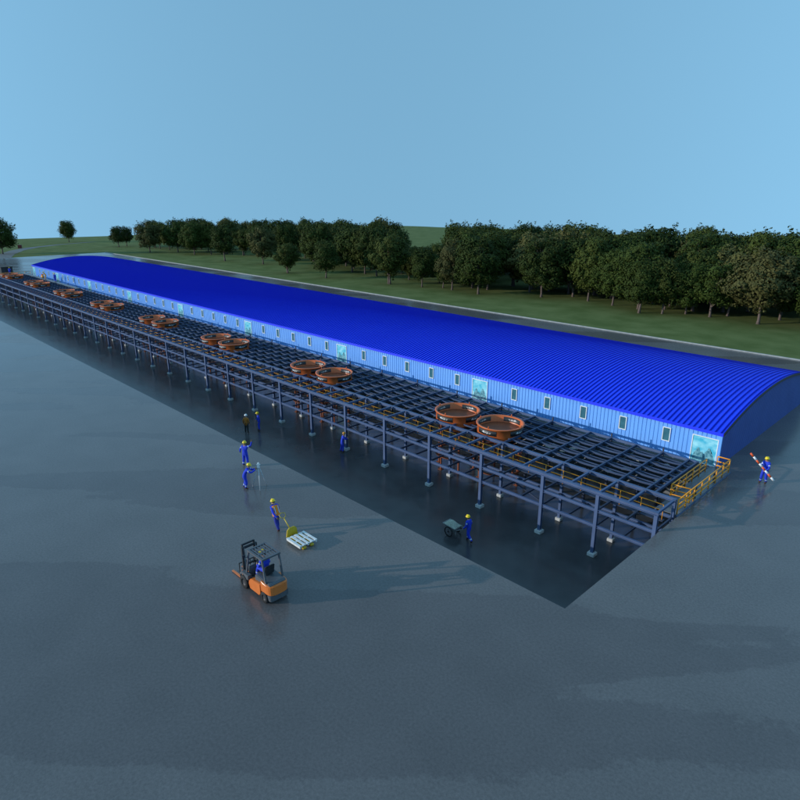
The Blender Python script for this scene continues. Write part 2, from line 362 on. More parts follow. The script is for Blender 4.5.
# windows and glazed panels
def framed(xc, zc, wd, h, fw, kind):
    Y = BY0 - 0.035
    mb = MB(); T = Matrix.Translation(-BC); a, b, c, d = xc - wd / 2, xc + wd / 2, zc - h / 2, zc + h / 2
    mb.box(a - fw, a, Y - .05, Y + .03, c - fw, d + fw, M_=T); mb.box(b, b + fw, Y - .05, Y + .03, c - fw, d + fw, M_=T)
    mb.box(a, b, Y - .05, Y + .03, d, d + fw, M_=T); mb.box(a, b, Y - .05, Y + .03, c - fw, c, M_=T)
    f = mb.build(kind, M['white'], bld)
    mb = MB(); mb.box(a, b, Y - .015, Y + .025, c, d, M_=T)
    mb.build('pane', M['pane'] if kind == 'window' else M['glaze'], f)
    if kind != 'window':
        # jagged teal hills: a reflection pattern painted onto the glazing
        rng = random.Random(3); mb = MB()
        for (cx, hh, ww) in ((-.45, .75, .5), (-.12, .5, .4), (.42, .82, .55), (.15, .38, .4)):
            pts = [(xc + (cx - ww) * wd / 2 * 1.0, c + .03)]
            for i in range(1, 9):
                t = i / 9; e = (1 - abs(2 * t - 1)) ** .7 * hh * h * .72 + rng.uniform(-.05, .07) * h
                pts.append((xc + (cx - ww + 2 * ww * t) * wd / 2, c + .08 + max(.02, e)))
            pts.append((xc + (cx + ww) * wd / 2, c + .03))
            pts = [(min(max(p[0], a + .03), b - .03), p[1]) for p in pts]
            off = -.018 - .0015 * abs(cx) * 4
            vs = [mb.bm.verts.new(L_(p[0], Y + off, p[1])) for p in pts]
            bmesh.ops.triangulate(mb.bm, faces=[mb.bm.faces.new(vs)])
        mb.build('mountain_reflection', M['glazedark'], f)
for i in range(9):
    xd = -13.55 - 19.5 * i
    if xd < BX0 + 1: xd = BX0 + 1.1
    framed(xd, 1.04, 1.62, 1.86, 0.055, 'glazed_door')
    if i < 8:
        for k in range(5):
            xw = -13.55 - 19.5 * i - 2.65 - 3.28 * k
            if xw > BX0 + 2.3: framed(xw, 1.50, 0.46, 0.92, 0.055, 'window')

# ------------------------------------------------------------------ steel frame standing in the pit
frame = empty('steel_frame', (-90, 31.2, PD), label='long blue steel frame of columns and beams standing in the pit before the workshop', cat='steel frame')
FC = frame.location.copy()
def F(x, y, z): return Vector((x, y, z)) - FC
colx = [-11.83, -15.30, -19.05, -23.92]
while colx[-1] > -164: colx.append(colx[-1] - 4.84)
thirds = []
for a, b in zip(colx, colx[1:]):
    n = 3 if a - b > 4 else 2
    for k in range(n): thirds.append((a + (b - a) * k / n, k == 0))
XL, XR = colx[-1], colx[0]
def parts(name, items, m_, builder, limit=100):
    "items sorted nearest first; past the limit the rest is one object"
    items = sorted(items, key=lambda p: (Vector(p[0]) - Vector((0, 0, 17.4))).length)
    res = []
    for it in items[:limit]:
        mb = MB(); builder(mb, *it); res.append(mb.build(name, m_, frame))
    if items[limit:]:
        mb = MB()
        for it in items[limit:]: builder(mb, *it)
        tag(mb.build(name, m_, frame), kind='stuff')
    return res
def bb(mb, p, q, wd, h): mb.bar(F(*p), F(*q), wd, h)
# columns in rows
cw = 0.20
def hcol(mb, p, q, w_):
    # H-section column
    x, y = p[0], p[1]
    mb.bar(F(x, y - w_ / 2 + .015, p[2]), F(x, y - w_ / 2 + .015, q[2]), w_, .03, up=Vector((0, 1, 0)))
    mb.bar(F(x, y + w_ / 2 - .015, p[2]), F(x, y + w_ / 2 - .015, q[2]), w_, .03, up=Vector((0, 1, 0)))
    mb.box(x - .015, x + .015, y - w_ / 2 + .03, y + w_ / 2 - .03, p[2], q[2], M_=Matrix.Translation(-FC))
cols = [((x, 31.2, PD + .22), (x, 31.2, TOP - .10), cw) for x in colx] + [((x, 33.55, PD + .22), (x, 33.55, TOP - .10), .17) for x in colx]
for o, it in zip(parts('column', cols, M['steel'], hcol), sorted(cols, key=lambda p: (Vector(p[0]) - Vector((0, 0, 17.4))).length)):
    x, y = it[0][0], it[0][1]; s = .23 if y < 32 else .19
    mb = MB(); mb.box(x - s, x + s, y - s, y + s, PD, PD + .22, M_=Matrix.Translation(-FC)); mb.build('base_block', M['base'], o, bevel=.02)
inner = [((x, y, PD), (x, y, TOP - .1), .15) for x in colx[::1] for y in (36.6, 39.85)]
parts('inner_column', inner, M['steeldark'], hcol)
# longitudinal beams
for y in (31.2, 33.55):
    for z, hh in ((TOP, .2), (-.07, .17), (-1.10, .17)):
        for a, b in zip(colx, colx[1:]):
            pass
        mb = MB(); wv = .16 if z == TOP else .12
        T = Matrix.Translation(-FC)
        o_ = .10 if y < 32 else .085
        if z == TOP:   # I-beam sits on top of the columns
            mb.box(XL - .1, XR + .1, y - .09, y + .09, TOP - .10, TOP - .07, M_=T); mb.box(XL - .1, XR + .1, y - .09, y + .09, TOP + .07, TOP + .10, M_=T); mb.box(XL - .1, XR + .1, y - .012, y + .012, TOP - .07, TOP + .07, M_=T)
            mb.build('long_beam', M['steel'], frame)
        else:          # runs between columns, one piece per line
            for a, b in zip(colx, colx[1:]):
                mb.box(b + o_ + .003, a - o_ - .003, y - .07, y + .07, z - .08, z - .055, M_=T); mb.box(b + o_ + .003, a - o_ - .003, y - .07, y + .07, z + .055, z + .08, M_=T); mb.box(b + o_ + .003, a - o_ - .003, y - .01, y + .01, z - .055, z + .055, M_=T)
            mb.build('long_beam', M['steel'], frame)
# cross beams between the rows
def ibeam_y(mb, p, q, wd, hh):
    x, z = p[0], p[2]; T = Matrix.Translation(-FC)
    mb.box(x - wd / 2, x + wd / 2, p[1], q[1], z + hh / 2 - .02, z + hh / 2, M_=T); mb.box(x - wd / 2, x + wd / 2, p[1], q[1], z - hh / 2, z - hh / 2 + .02, M_=T)
    mb.box(x - .01, x + .01, p[1], q[1], z - hh / 2 + .02, z + hh / 2 - .02, M_=T)
parts('cross_beam', [((x, 31.30, TOP + .01), (x, 33.45, TOP + .01), .12, .15) for x, m_ in thirds], M['steel'], ibeam_y)
parts('deck_beam', [((x, 33.65, TOP + .01), (x, DY, TOP + .01), .11, .15) for x, m_ in thirds + [(-13.02, False)] if x < -12.95], M['steelmid'], ibeam_y)
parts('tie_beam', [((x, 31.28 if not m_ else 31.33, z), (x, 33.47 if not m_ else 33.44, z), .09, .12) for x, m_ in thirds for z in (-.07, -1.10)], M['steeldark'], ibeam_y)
# rows of arched purlins over the rear deck, with black rubber slings between them
T = Matrix.Translation(-FC)
tx = [-13.02] + [x for x, m_ in thirds if x < -12.95]
def curve_strip(mb, y0, y1, sag, z0, thick, xs_, nseg=6):
    for a, b in zip(xs_, xs_[1:]):
        a_, b_ = a - .065, b + .065; prev = None
        for k in range(nseg + 1):
            t = k / nseg; x = a_ + (b_ - a_) * t; z = z0 + sag * (4 * t * (1 - t))
            p = [mb.bm.verts.new(F(x, y, zz)) for y, zz in ((y0, z), (y1, z), (y1, z - thick), (y0, z - thick))]
            if prev:
                for i in range(4): mb.bm.faces.new((prev[i], prev[(i + 1) % 4], p[(i + 1) % 4], p[i]))
            else: mb.bm.faces.new(p)
            prev = p
        mb.bm.faces.new(prev[::-1])
for i, y in enumerate((34.6, 35.65, 36.7, 37.75, 38.8)):
    mb = MB(); curve_strip(mb, y - .05, y + .05, -.05, TOP + .05, .10, tx); mb.build('sagging_purlin', M['steelmid'], frame)
    mb = MB(); mb.box(XL, -13.0, y + .47, y + .54, TOP - .14, TOP - .06, M_=T); mb.build('straight_purlin', M['steelmid'], frame)
    mb = MB(); curve_strip(mb, y + .12, y + .92, .10, TOP - .42, .03, tx); mb.build('rubber_sling', M['belt'], frame)
mb = MB(); mb.box(XL, -12.95, DY - .06, DY + .06, TOP - .07, TOP + .09, M_=T); mb.build('long_beam', M['steel'], frame)
mb = MB()
for x in colx[1:]: mb.box(x - .05, x + .05, DY - .05, DY + .05, TOP + .092, TOP + .38, M_=T)
parts('stub_post', [((x, DY, TOP + .092), (x, DY, TOP + .38), .09) for x in colx[1:]], M['steeldark'], lambda mb, p, q, w_: mb.box(p[0] - w_ / 2, p[0] + w_ / 2, DY - .045, DY + .045, p[2], q[2], M_=T))
mb.bm.free()
# diagonal braces under the deck, pipes and pump clutter low in the pit
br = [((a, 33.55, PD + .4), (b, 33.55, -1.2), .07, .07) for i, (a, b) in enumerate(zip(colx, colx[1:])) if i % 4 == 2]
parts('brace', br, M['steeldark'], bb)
for y, z, r in ((38.2, PD + .6, .14), (38.7, PD + .6, .10), (40.9, -.8, .16)):
    mb = MB(); mb.tube([F(XL, y, z), F(XR - 1.4, y, z)], r, 8); mb.build('pipe', M['greymetal'], frame)
# far working plank at the back of the deck
mb = MB(); mb.box(-163, -128, 39.0, 39.8, TOP + .10, TOP + .14, M_=T); mb.build('deck_plate', M['plate'], frame)
# grey valve boxes on the deck grid (pale bits seen between the beams)
rng = random.Random(11); vs = []
for i in range(26):
    x = -13.6 - rng.uniform(0, 1) ** 1.3 * 60; y = rng.uniform(34.9, 38.8)
    vs.append(((x, y, TOP - .30), (rng.uniform(.12, .3), rng.uniform(.08, .2), rng.uniform(.05, .14)), rng.uniform(0, 3)))
parts('roller_bracket', vs, M['greymetal'], lambda mb, p, s, a: mb.box(-s[0], s[0], -s[1], s[1], 0, s[2], M_=Matrix.Translation(F(*p)) @ Matrix.Rotation(a, 4, 'Z')))

# ------------------------------------------------------------------ railings and end walkways
def railing(name, pts, base_z, h, rails, step, label, group=None, r=.03, toe=True):
    """pts: world polyline; posts every step"""
    o = empty(name, (pts[0][0], pts[0][1], base_z), label=label, cat='railing', group=group); c = Vector((pts[0][0], pts[0][1], base_z))
    for f in rails:
        mb = MB(); mb.tube([Vector((p[0], p[1], base_z + h * f)) - c for p in pts], r, 6); mb.build('rail', M['yellow'], o)
    pp = []
    for a, b in zip(pts, pts[1:]):
        a = Vector(a); b = Vector(b); n = max(1, round((b - a).length / step))
        for k in range(n): pp.append(a + (b - a) * k / n)
    pp.append(Vector(pts[-1]))
    pp.sort(key=lambda p: p.length); near, rest = pp[:100], pp[100:]
    for p in near:
        mb = MB(); mb.tube([Vector((p.x, p.y, base_z)) - c, Vector((p.x, p.y, base_z + h)) - c], r * .9, 6); mb.build('post', M['yellow'], o)
    if rest:
        mb = MB()
        for p in rest: mb.tube([Vector((p.x, p.y, base_z)) - c, Vector((p.x, p.y, base_z + h)) - c], r * .9, 6)
        tag(mb.build('post', M['yellow'], o), kind='stuff')
    return o
def walkway(xo, sg, label):
    # xo = outer edge x, sg=+1 means outer edge towards +x
    wk = empty('walkway', (xo, 38, 0), label=label, cat='walkway'); T = Matrix.Translation(Vector((-xo, -38, 0)))
    xi = xo - sg * 1.25; a, b = sorted((xo, xi))
    mb = MB(); mb.box(a, b, 33.75, 42.3, .03, .07, M_=T); mb.build('floor_plate', M['plate'], wk)
    for x in (a, b):
        mb = MB(); mb.box(x - .06, x + .06, 33.7, 42.3, -.2, .029, M_=T); mb.build('edge_beam', M['steel'], wk)
    mb = MB()
    for k in range(8):
        y = 34.2 + k * 1.05; mb.box(a + .062, b - .062, y - .04, y + .04, -.15, .027, M_=T)
    mb.build('bearer', M['steel'], wk)
    for y in (33.9, 38.2, 42.0):
        mb = MB(); mb.box(a + .07, a + .19, y - .06, y + .06, PD + .002, -.16, M_=T); mb.build('post', M['steel'], wk)
    return wk
walkway(-11.66, 1, 'grey plate walkway along the near end of the pit, beside the workshop corner')
railing('guard_rail', [(-11.72, 33.85), (-11.72, 42.05), (-12.5, 42.05)], .07, .92, (1, .62, .3), 1.15, 'orange yellow guard rail on the outer edge of the near walkway', r=.042)
railing('guard_rail', [(-11.79, 35.75), (-12.86, 35.60), (-12.86, 41.1)], .07, .92, (1, .62, .3), 1.15, 'orange yellow guard rail on the inner side of the near walkway, ending at the door', r=.042)
walkway(-169.2, -1, 'small far walkway at the left end of the workshop')
railing('guard_rail', [(-169.2, 34.0), (-169.2, 42.0)], .07, .92, (1, .5), 1.15, 'tiny yellow guard rail at the far left end of the workshop', r=.04)
railing('guard_rail', [(-12.2, 33.0), (-163, 33.0)], -.15, .95, (1, .62), 1.3, 'long orange yellow railing running inside the blue steel frame below its top beams', r=.026)
mb = MB(); lo = mb.box(-163, -12.1, 32.85, 33.15, -.19, -.155, M_=T); mb.build('catwalk_plate', M['steeldark'], frame)

# ------------------------------------------------------------------ orange round tanks
def make_tank():
    o = empty('round_tank', (0, 0, 0)); zr = 1.65 - PD     # local z from pit floor
    R = 1.69; H = .86
    mb = MB(); mb.lathe([(R, zr - H), (R, zr - .03), (R + .09, zr - .03), (R + .09, zr + .03), (R - .06, zr + .03), (R - .06, zr - H)], 48); mb.build('shell', M['orange'], o)
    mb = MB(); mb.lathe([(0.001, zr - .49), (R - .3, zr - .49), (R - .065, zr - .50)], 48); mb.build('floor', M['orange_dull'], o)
    mb = MB(); mb.lathe([(R - .01, zr - H), (R - .5, zr - H - .35), (.35, zr - H - .5), (.35, zr - H - .9)], 32); mb.build('bottom', M['orange'], o)
    for k in range(4):
        a = k * math.pi / 2
        for r_, nm, sg in ((R + .014, 'outer_panel', 1), (R - .075, 'inner_panel', -1)):
            z0, z1 = (zr - .50, zr - .12) if sg > 0 else (zr - .40, zr - .07)
            mb = MB(); mb.lathe([(r_ - .005, z0), (r_ + .005 , z0), (r_ + .005, z1), (r_ - .005, z1), (r_ - .005, z0)], 12, a0=a - .48, a1=a + .48); p = mb.build(nm, M['black'], o)
            mb = MB(); rr = r_ + sg * .012; rg = random.Random(5); t = -.22
            while t < .22:   # scrawled white lettering, unreadable in the photograph
                hh = .035 + .05 * rg.random(); zc = (z0 + z1) / 2 + rg.uniform(-.03, .03); dw = rg.uniform(.025, .05)
                sk = rg.uniform(-.03, .05)
                q = [Vector((rr * math.cos(a + t_), rr * math.sin(a + t_), z)) for t_, z in ((t, zc - hh), (t + dw, zc - hh * .6), (t + dw + sk, zc + hh), (t + sk, zc + hh * .5))]
                mb.bm.faces.new([mb.bm.verts.new(v) for v in q]); t += dw * 1.15 + .012
            mb.build('lettering', M['mark'], p)
        mb = MB(); ca, sa = math.cos(a + .12), math.sin(a + .12)
        mb.tube([(R * ca, R * sa, zr + .03), (R * ca, R * sa, zr + .15), (R * ca, R * sa, zr + .2)], [.045, .045, .02], 8); mb.build('lifting_lug', M['orange'], o)
    for k in range(6):
        a = k * math.pi / 3 + .3; mb = MB()
        p0 = Vector((1.55 * math.cos(a), 1.55 * math.sin(a), zr - H)); p1 = Vector((1.5 * math.cos(a), 1.5 * math.sin(a), .02))
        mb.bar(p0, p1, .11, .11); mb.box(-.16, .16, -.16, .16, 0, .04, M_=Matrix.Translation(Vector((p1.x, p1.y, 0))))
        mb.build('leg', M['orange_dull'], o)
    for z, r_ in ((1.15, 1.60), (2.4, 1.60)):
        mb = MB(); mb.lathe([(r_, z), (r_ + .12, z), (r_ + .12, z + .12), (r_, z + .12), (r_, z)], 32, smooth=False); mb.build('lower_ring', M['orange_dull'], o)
    return o
proto = make_tank(); first = True
ords = ['nearest', 'second', 'third', 'fourth', 'fifth', 'sixth', 'seventh', 'farthest']
for i, xc in enumerate((-27.7, -47.3, -65.8, -83.8, -102.6, -121.0, -139.5, -157.8)):
    for sgn, wd in ((1, 'right hand'), (-1, 'left hand')):
        o = proto if first else copy_tree(proto); first = False
        o.location = (xc + sgn * 2.07, 35.48, PD)
        tag(o, f'orange round open tank with black panels, {wd} one of the {ords[i]} pair', 'tank', 'orange round tanks in pairs on the steel deck')
        if i == 0 and sgn == 1: pass

# ------------------------------------------------------------------ trees
def leaf_cluster(bm, c, rad, n, size, rng, crownc):
    for _ in range(n):
        d = Vector((rng.gauss(0, 1), rng.gauss(0, 1), rng.gauss(0, 1))).normalized()
        p = c + Vector((d.x * rad, d.y * rad, d.z * rad * .8)) * rng.uniform(.55, 1.0) ** .5
        nrm = (d * .9 + (p - crownc).normalized() * .5 + Vector((rng.uniform(-1, 1), rng.uniform(-1, 1), rng.uniform(-.4, 1))) * .55).normalized()
        u = nrm.orthogonal().normalized(); u.rotate(Matrix.Rotation(rng.uniform(0, 6.28), 3, nrm)); v = nrm.cross(u)
        s = size * rng.uniform(.6, 1.3)
        q = [p - u * s * .5, p + v * s * .32 - nrm * s * .08, p + u * s * .5, p - v * s * .32 - nrm * s * .08]
        bm.faces.new([bm.verts.new(x) for x in q])
def make_tree(seed, H, Rr, trunk_h, leafm, nclump, leaf=.36, ntr=1):
    rng = random.Random(seed); o = empty('broadleaf_tree', (0, 0, -200))
    cc = Vector((0, 0, trunk_h + (H - trunk_h) * .47)); rz = (H - trunk_h) / 2
    mb = MB(); cl = []
    for i in range(nclump):
        for _ in range(30):
            d = Vector((rng.gauss(0, 1), rng.gauss(0, 1), rng.gauss(0, 1))).normalized()
            k = rng.uniform(.25, 1) ** .45
            lump = .82 + .28 * noise.noise(d * 1.7 + Vector((seed * 3.1, 0, 0)))
            wz = 1.0 if d.z > 0 else .92
            p = cc + Vector((d.x * (Rr - .9) * k * lump, d.y * (Rr - .9) * k * lump, d.z * (rz - .7) * k * (lump * .5 + .5) * wz))
            if all((p - q).length > .62 for q in cl): break
        cl.append(p)
    for t in range(ntr):
        b0 = Vector((rng.uniform(-.7, .7) * (t > 0), rng.uniform(-.7, .7) * (t > 0), -.15))
        top = Vector((rng.uniform(-.3, .3), rng.uniform(-.3, .3), H * .72))
        mb.tube([b0, b0 * .9 + Vector((.03, .02, .7)), b0.lerp(top, .25) + Vector((.06, 0, 0)), b0.lerp(top, .6), top], [.26, .18, .15, .10, .03], 8)
    for p in cl[::2]:
        z = trunk_h * .9 + (p.z - trunk_h) * .45; st = Vector((0, 0, max(trunk_h * .8, min(z, H * .6))))
        mid = st.lerp(p, .5) + Vector((0, 0, .3)); mb.tube([st, mid, p], [.07, .045, .015], 5)
    mb.build('trunk', M['bark'], o)
    bm = bmesh.new()
    for p in cl: leaf_cluster(bm, p, rng.uniform(.8, 1.35), 125, leaf, rng, cc)
    # loose outer sprays break the outline
    for i in range(200):
        p = rng.choice(cl); d = (p - cc); 
        if d.length < .5: continue
        q = p + d.normalized() * rng.uniform(.7, 1.15) + Vector((rng.uniform(-.5, .5), rng.uniform(-.5, .5), rng.uniform(-.3, .5)))
        leaf_cluster(bm, q, .22, 5, leaf * .85, rng, cc)
    mb = MB(); mb.bm.free(); mb.bm = bm; mb.build('crown', leafm, o, fix=False)
    return o
protos = {
 'g1': make_tree(1, 11, 5.6, .65, M['leaf'], 104), 'g2': make_tree(2, 11, 4.9, 1.0, M['leaf2'], 92), 'g3': make_tree(3, 11, 5.9, .6, M['leaf'], 112),
 'g4': make_tree(4, 9, 4.1, .9, M['leaf'], 68, .32), 'o1': make_tree(5, 11, 5.6, .95, M['leaf3'], 110, .38), 'o2': make_tree(6, 11, 4.8, .95, M['leaf4'], 86, ntr=1),
 'm1': make_tree(8, 11, 5.0, .95, M['leaf2'], 92, ntr=3)}
PH = dict(g1=11, g2=11, g3=11, g4=9, o1=11, o2=11, m1=11)
placed = []
def put_tree(kind, x, y, h, label, group, wscale=1.0):
    o = copy_tree(protos[kind]); s = h / PH[kind]
    o.location = (x, y, terrain(x, y)); o.rotation_euler = (0, 0, random.uniform(0, 6.28)); o.scale = (s * wscale, s * wscale, s)
    tag(o, label, 'tree', group); placed.append((x, y)); return o
front = [
 ('g1', -243.2, 53.3, 12.4, 1.0, 'dark green tree cut off by the left edge of the photo'),
 ('g2', -292.6, 89.4, 9.8, 1.05, 'lone round tree standing on the far lawn against the sky'),
 ('g4', -248.4, 93.3, 8.3, 1.0, 'left tree of the small pair left of the wood'),
 ('g4', -251.8, 97.6, 8.0, 1.0, 'right tree of the small pair left of the wood'),
 ('o2', -215.0, 90.9, 11.8, 1.05, 'broad brownish green tree at the left end of the wood'),
 ('g1', -210.3, 98.7, 11.9, 1.0, 'dark green tree, second from the left end of the wood'),
 ('g3', -196.0, 97.5, 11.6, .95, 'dark green tree, third from the left end of the wood'),
 ('g4', -169.5, 93.7, 11.1, .9, 'slim mid green tree standing alone forward of the left wood'),
 ('o2', -153.6, 96.6, 11.4, .95, 'brownish green tree forward of the left half of the wood'),
 ('m1', -130.5, 89.0, 8.3, 1.1, 'low bushy tree on several trunks at the front of the left wood'),
 ('g4', -115.8, 89.4, 9.2, 1.0, 'small dark tree closest to the kerb left of the middle'),
 ('g3', -133.4, 110, 12.5, 1.0, 'tall broad dark tree behind the small tree left of the middle'),
 ('m1', -97.7, 92.6, 12.0, 1.0, 'big brownish tree on several trunks in the middle of the row'),
 ('g4', -89.6, 94.1, 8.6, .85, 'small green tree just right of the multi trunk tree'),
 ('g4', -85.6, 96.2, 7.2, .85, 'smallest tree in the middle of the front row'),
 ('o2', -82.3, 95.2, 11.1, .85, 'narrow olive tree in the middle of the front row'),
 ('g1', -75.1, 94.6, 12.0, 1.0, 'full dark green tree right of the narrow olive one'),
 ('g1', -64.5, 100.0, 11.9, 1.0, 'dark green tree with a short pale trunk above the middle of the roof'),
 ('g3', -60.5, 104.5, 12.3, .95, 'tall green tree right of the middle, half covered by its neighbour'),
 ('g2', -55.9, 101.9, 12.3, .85, 'upright green tree right of the middle with its trunk in shade'),
 ('g3', -50.5, 100.5, 10.8, .9, 'rounded dark tree between the middle and the right of the front row'),
 ('g4', -43.9, 96.6, 9.2, 1.05, 'small front tree with a pale slanted trunk right of the middle'),
 ('g2', -41.0, 98.6, 9.6, .95, 'dark tree close behind and right of the pale trunked one'),
 ('g4', -34.6, 101.1, 9.0, 1.0, 'small green tree left of the large olive tree'),
 ('g4', -33.0, 104.0, 8.6, 1.0, 'twin of the small green tree, just behind its right side'),
 ('o1', -27.5, 100.2, 11.6, 1.12, 'large olive yellow tree with a pale trunk at the right of the wood'),
 ('g1', -20.5, 101.2, 9.4, 1.0, 'green tree cut off by the right edge of the photo'),
]
for k, x, y, h, ws, lb in front: put_tree(k, x, y, h, lb, 'trees of the wood beyond the road', ws)
def px_of(x, y, z):
    c = cam.matrix_world.inverted() @ Vector((x, y, z)); return 400 + 620 * c.x / -c.z, 400 - 620 * c.y / -c.z
rng = random.Random(21); bins = {}
for tries in range(60000):
    x = rng.uniform(-240, 8); y = rng.uniform(100, 134)
    px, py = px_of(x, y, 0)
    if px < 142 or px > 830: continue
    k_ = int(px // 40); low = 400 < px < 458 or 652 < px < 686
    if 215 < px < 240 and y < 103: continue
    if bins.get(k_, 0) >= (8 if px < 320 else 9 if px < 700 else 7): continue
    if low and y > 112: continue
    if min(math.hypot(x - a, y - b) for a, b in placed) < (3.6 if px > 300 else 4.6): continue
    h = rng.uniform(10.2, 12.8) * (1.03 if px > 300 else .95) * (1.06 if px > 560 else 1) * (.66 if low else 1)
    k = rng.choice(['g1', 'g3', 'g1', 'g2', 'g3', 'o1', 'm1', 'g2'])
    put_tree(k, x, y, h, 'tree deep in the wood, partly hidden by the trees of the front row', 'trees deep in the wood', rng.uniform(.88, 1.05)); bins[k_] = bins.get(k_, 0) + 1
for o in protos.values():
    for ch in list(o.children): bpy.data.objects.remove(ch)
    bpy.data.objects.remove(o)

# ------------------------------------------------------------------ people
def person(x, y, z, heading, label, pose, suit='suit', legs=None, hat='hat_y', hand='skin', vest=False, lean=0, group=None, bands=True, parent_name='person', arm=None, headlean=None):
    """pose: dict of arm / leg joints in local coordinates (x right, y forward, z up); the trunk leans forward by lean degrees"""
    root = empty(parent_name, (x, y, z), R_(heading - 90), label, 'person', group)
    lz = pose.get('pelvis', (0, 0, .94)); P0 = Vector(lz); rot = Matrix.Rotation(-R_(lean), 3, 'X')
    up = lambda v: P0 + rot @ (Vector(v) - Vector((0, 0, .94)))
    J = dict(pelvis=P0, waist=up((0, .0, 1.10)), chest=up((0, .01, 1.33)), neck=up((0, .0, 1.50)))
    hl = lean * .55 if headlean is None else headlean
    hr = Matrix.Rotation(-R_(hl), 3, 'X'); nk = J['neck']
    J['chin'] = nk + hr @ Vector((0, .025, .08)); J['head'] = nk + hr @ Vector((0, .025, .16)); J['crown'] = nk + hr @ Vector((0, .0, .225))
    J['shR'] = up((.19, 0, 1.43)); J['shL'] = up((-.19, 0, 1.43))
    for s, k in ((1, 'R'), (-1, 'L')):
        e, wv, hd = pose['arm' + k]; J['el' + k] = Vector(e); J['wr' + k] = Vector(wv); J['ha' + k] = Vector(hd)
        J['hip' + k] = P0 + Vector((.10 * s, 0, -.05)); kn, an = pose['leg' + k]; J['kn' + k] = Vector(kn); J['an' + k] = Vector(an)
        tz = pose.get('toe' + k, (Vector(an) + Vector((0, .17, -.05)))); J['to' + k] = Vector(tz)
    rad = dict(pelvis=(.155, .12), waist=(.14, .11), chest=(.17, .12), neck=(.06, .06), chin=(.07, .075), head=(.085, .10), crown=(.06, .07))
    rad = {q: (a * 1.14, b * 1.2) if q not in ('neck', 'chin', 'head', 'crown') else (a * 1.05, b * 1.05) for q, (a, b) in rad.items()}
    for k in 'RL': rad.update({'sh' + k: (.088, .088), 'el' + k: (.068, .068), 'wr' + k: (.050, .050), 'ha' + k: (.040, .030), 'hip' + k: (.118, .12), 'kn' + k: (.095, .095), 'an' + k: (.076, .076), 'to' + k: (.042, .035)})
    E = [('pelvis', 'waist'), ('waist', 'chest'), ('chest', 'neck'), ('neck', 'chin'), ('chin', 'head'), ('head', 'crown')]
    for k in 'RL': E += [('chest', 'sh' + k), ('sh' + k, 'el' + k), ('el' + k, 'wr' + k), ('wr' + k, 'ha' + k), ('pelvis', 'hip' + k), ('hip' + k, 'kn' + k), ('kn' + k, 'an' + k), ('an' + k, 'to' + k)]
    names = list(J); bm = bmesh.new(); sk = bm.verts.layers.skin.verify(); V = {}
    for n_ in names:
        v = bm.verts.new(J[n_]); v[sk].radius = rad[n_]; v[sk].use_root = (n_ == 'pelvis'); V[n_] = v
    for a, b in E: bm.edges.new((V[a], V[b]))
    me = bpy.data.meshes.new('tmp'); bm.to_mesh(me); bm.free()
    tmp = bpy.data.objects.new('tmp', me); C.objects.link(tmp)
    tmp.modifiers.new('s', 'SKIN'); sb = tmp.modifiers.new('u', 'SUBSURF'); sb.levels = 1; sb.render_levels = 1
    dg = bpy.context.evaluated_depsgraph_get(); dg.update()
    ev = bpy.data.meshes.new_from_object(tmp.evaluated_get(dg)); bpy.data.objects.remove(tmp)
    bm = bmesh.new(); bm.from_mesh(ev)
    legs = legs or suit
    mats = [M[suit], M[legs], M['skin'], M[hand], M['boot'], M['reflect'], M['eye'], M['hair']]
    def near(c):
        best = None
        for a, b in E:
            A, B = J[a], J[b]; d = B - A; t = max(0, min(1, (c - A).dot(d) / d.length_squared)); q = (c - (A + d * t)).length - rad[a][0] * (1 - t) - rad[b][0] * t
            if best is None or q < best[0]: best = (q, a, b, t)
        return best
    for f in bm.faces:
        f.smooth = True; _, a, b, t = near(f.calc_center_median()); k = b[:2]
        mi = 0
        if b in ('chin', 'head', 'crown') or (b == 'neck' and t > .9): mi = 2
        elif k == 'ha': mi = 3
        elif k == 'to': mi = 4
        elif k == 'an': mi = 5 if bands and .5 < t < .68 else (4 if t > .85 else 1)
        elif k in ('kn', 'hi'): mi = 1
        elif k == 'el' and bands and .35 < t < .6: mi = 5
        f.material_index = mi
    mb = MB(); mb.bm.free(); mb.bm = bm
    # fingers
    for k, s in (('R', 1), ('L', -1)):
        H_ = J['ha' + k]; d = (H_ - J['wr' + k]).normalized(); side = d.cross(Vector((0, 1, 0.2))); side = side.normalized() if side.length > .1 else Vector((1, 0, 0)); n_ = d.cross(side).normalized()
        for i, ln in enumerate((.070, .080, .076, .062)):
            b0 = H_ + side * (.027 - .018 * i) - d * .005; p1 = b0 + d * ln * .55; p2 = p1 + d * ln * .35 + n_ * s * ln * .3
            mb.tube([b0, p1, p2], [.010, .009, .007], 6, mi=3)
        b0 = H_ - d * .05 + side * .03; mb.tube([b0, b0 + side * .035 + d * .03, b0 + side * .04 + d * .065], [.012, .010, .008], 6, mi=3)
    # face: nose, eyes, ears, mouth
    hc = J['head']
    def hp(v): return hc + hr @ Vector(v)
    mb.tube([hp((0, .10, .01)), hp((0, .125, -.02)), hp((0, .10, -.035))], [.008, .016, .01], 6, mi=2)
    for s in (-1, 1):
        mb.tube([hp((s * .032, .088, .012)), hp((s * .032, .104, .012))], [.012, .009], 6, mi=6)
        mb.tube([hp((s * .085, .0, -.01)), hp((s * .10, -.01, .0))], [.024, .018], 6, mi=2)
    mb.tube([hp((-.025, .098, -.058)), hp((.025, .098, -.058))], .006, 5, mi=6)
    body = mb.build('body', mats, root, fix=False)
    # hair cap under the hat
    Mh = Matrix.Translation(hc) @ hr.to_4x4()
    mb = MB(); mb.lathe([(.098, -.02), (.104, .03), (.098, .07)], 14, c=(0, -.012, 0), M_=Mh); mb.build('hair', M['hair'], root)
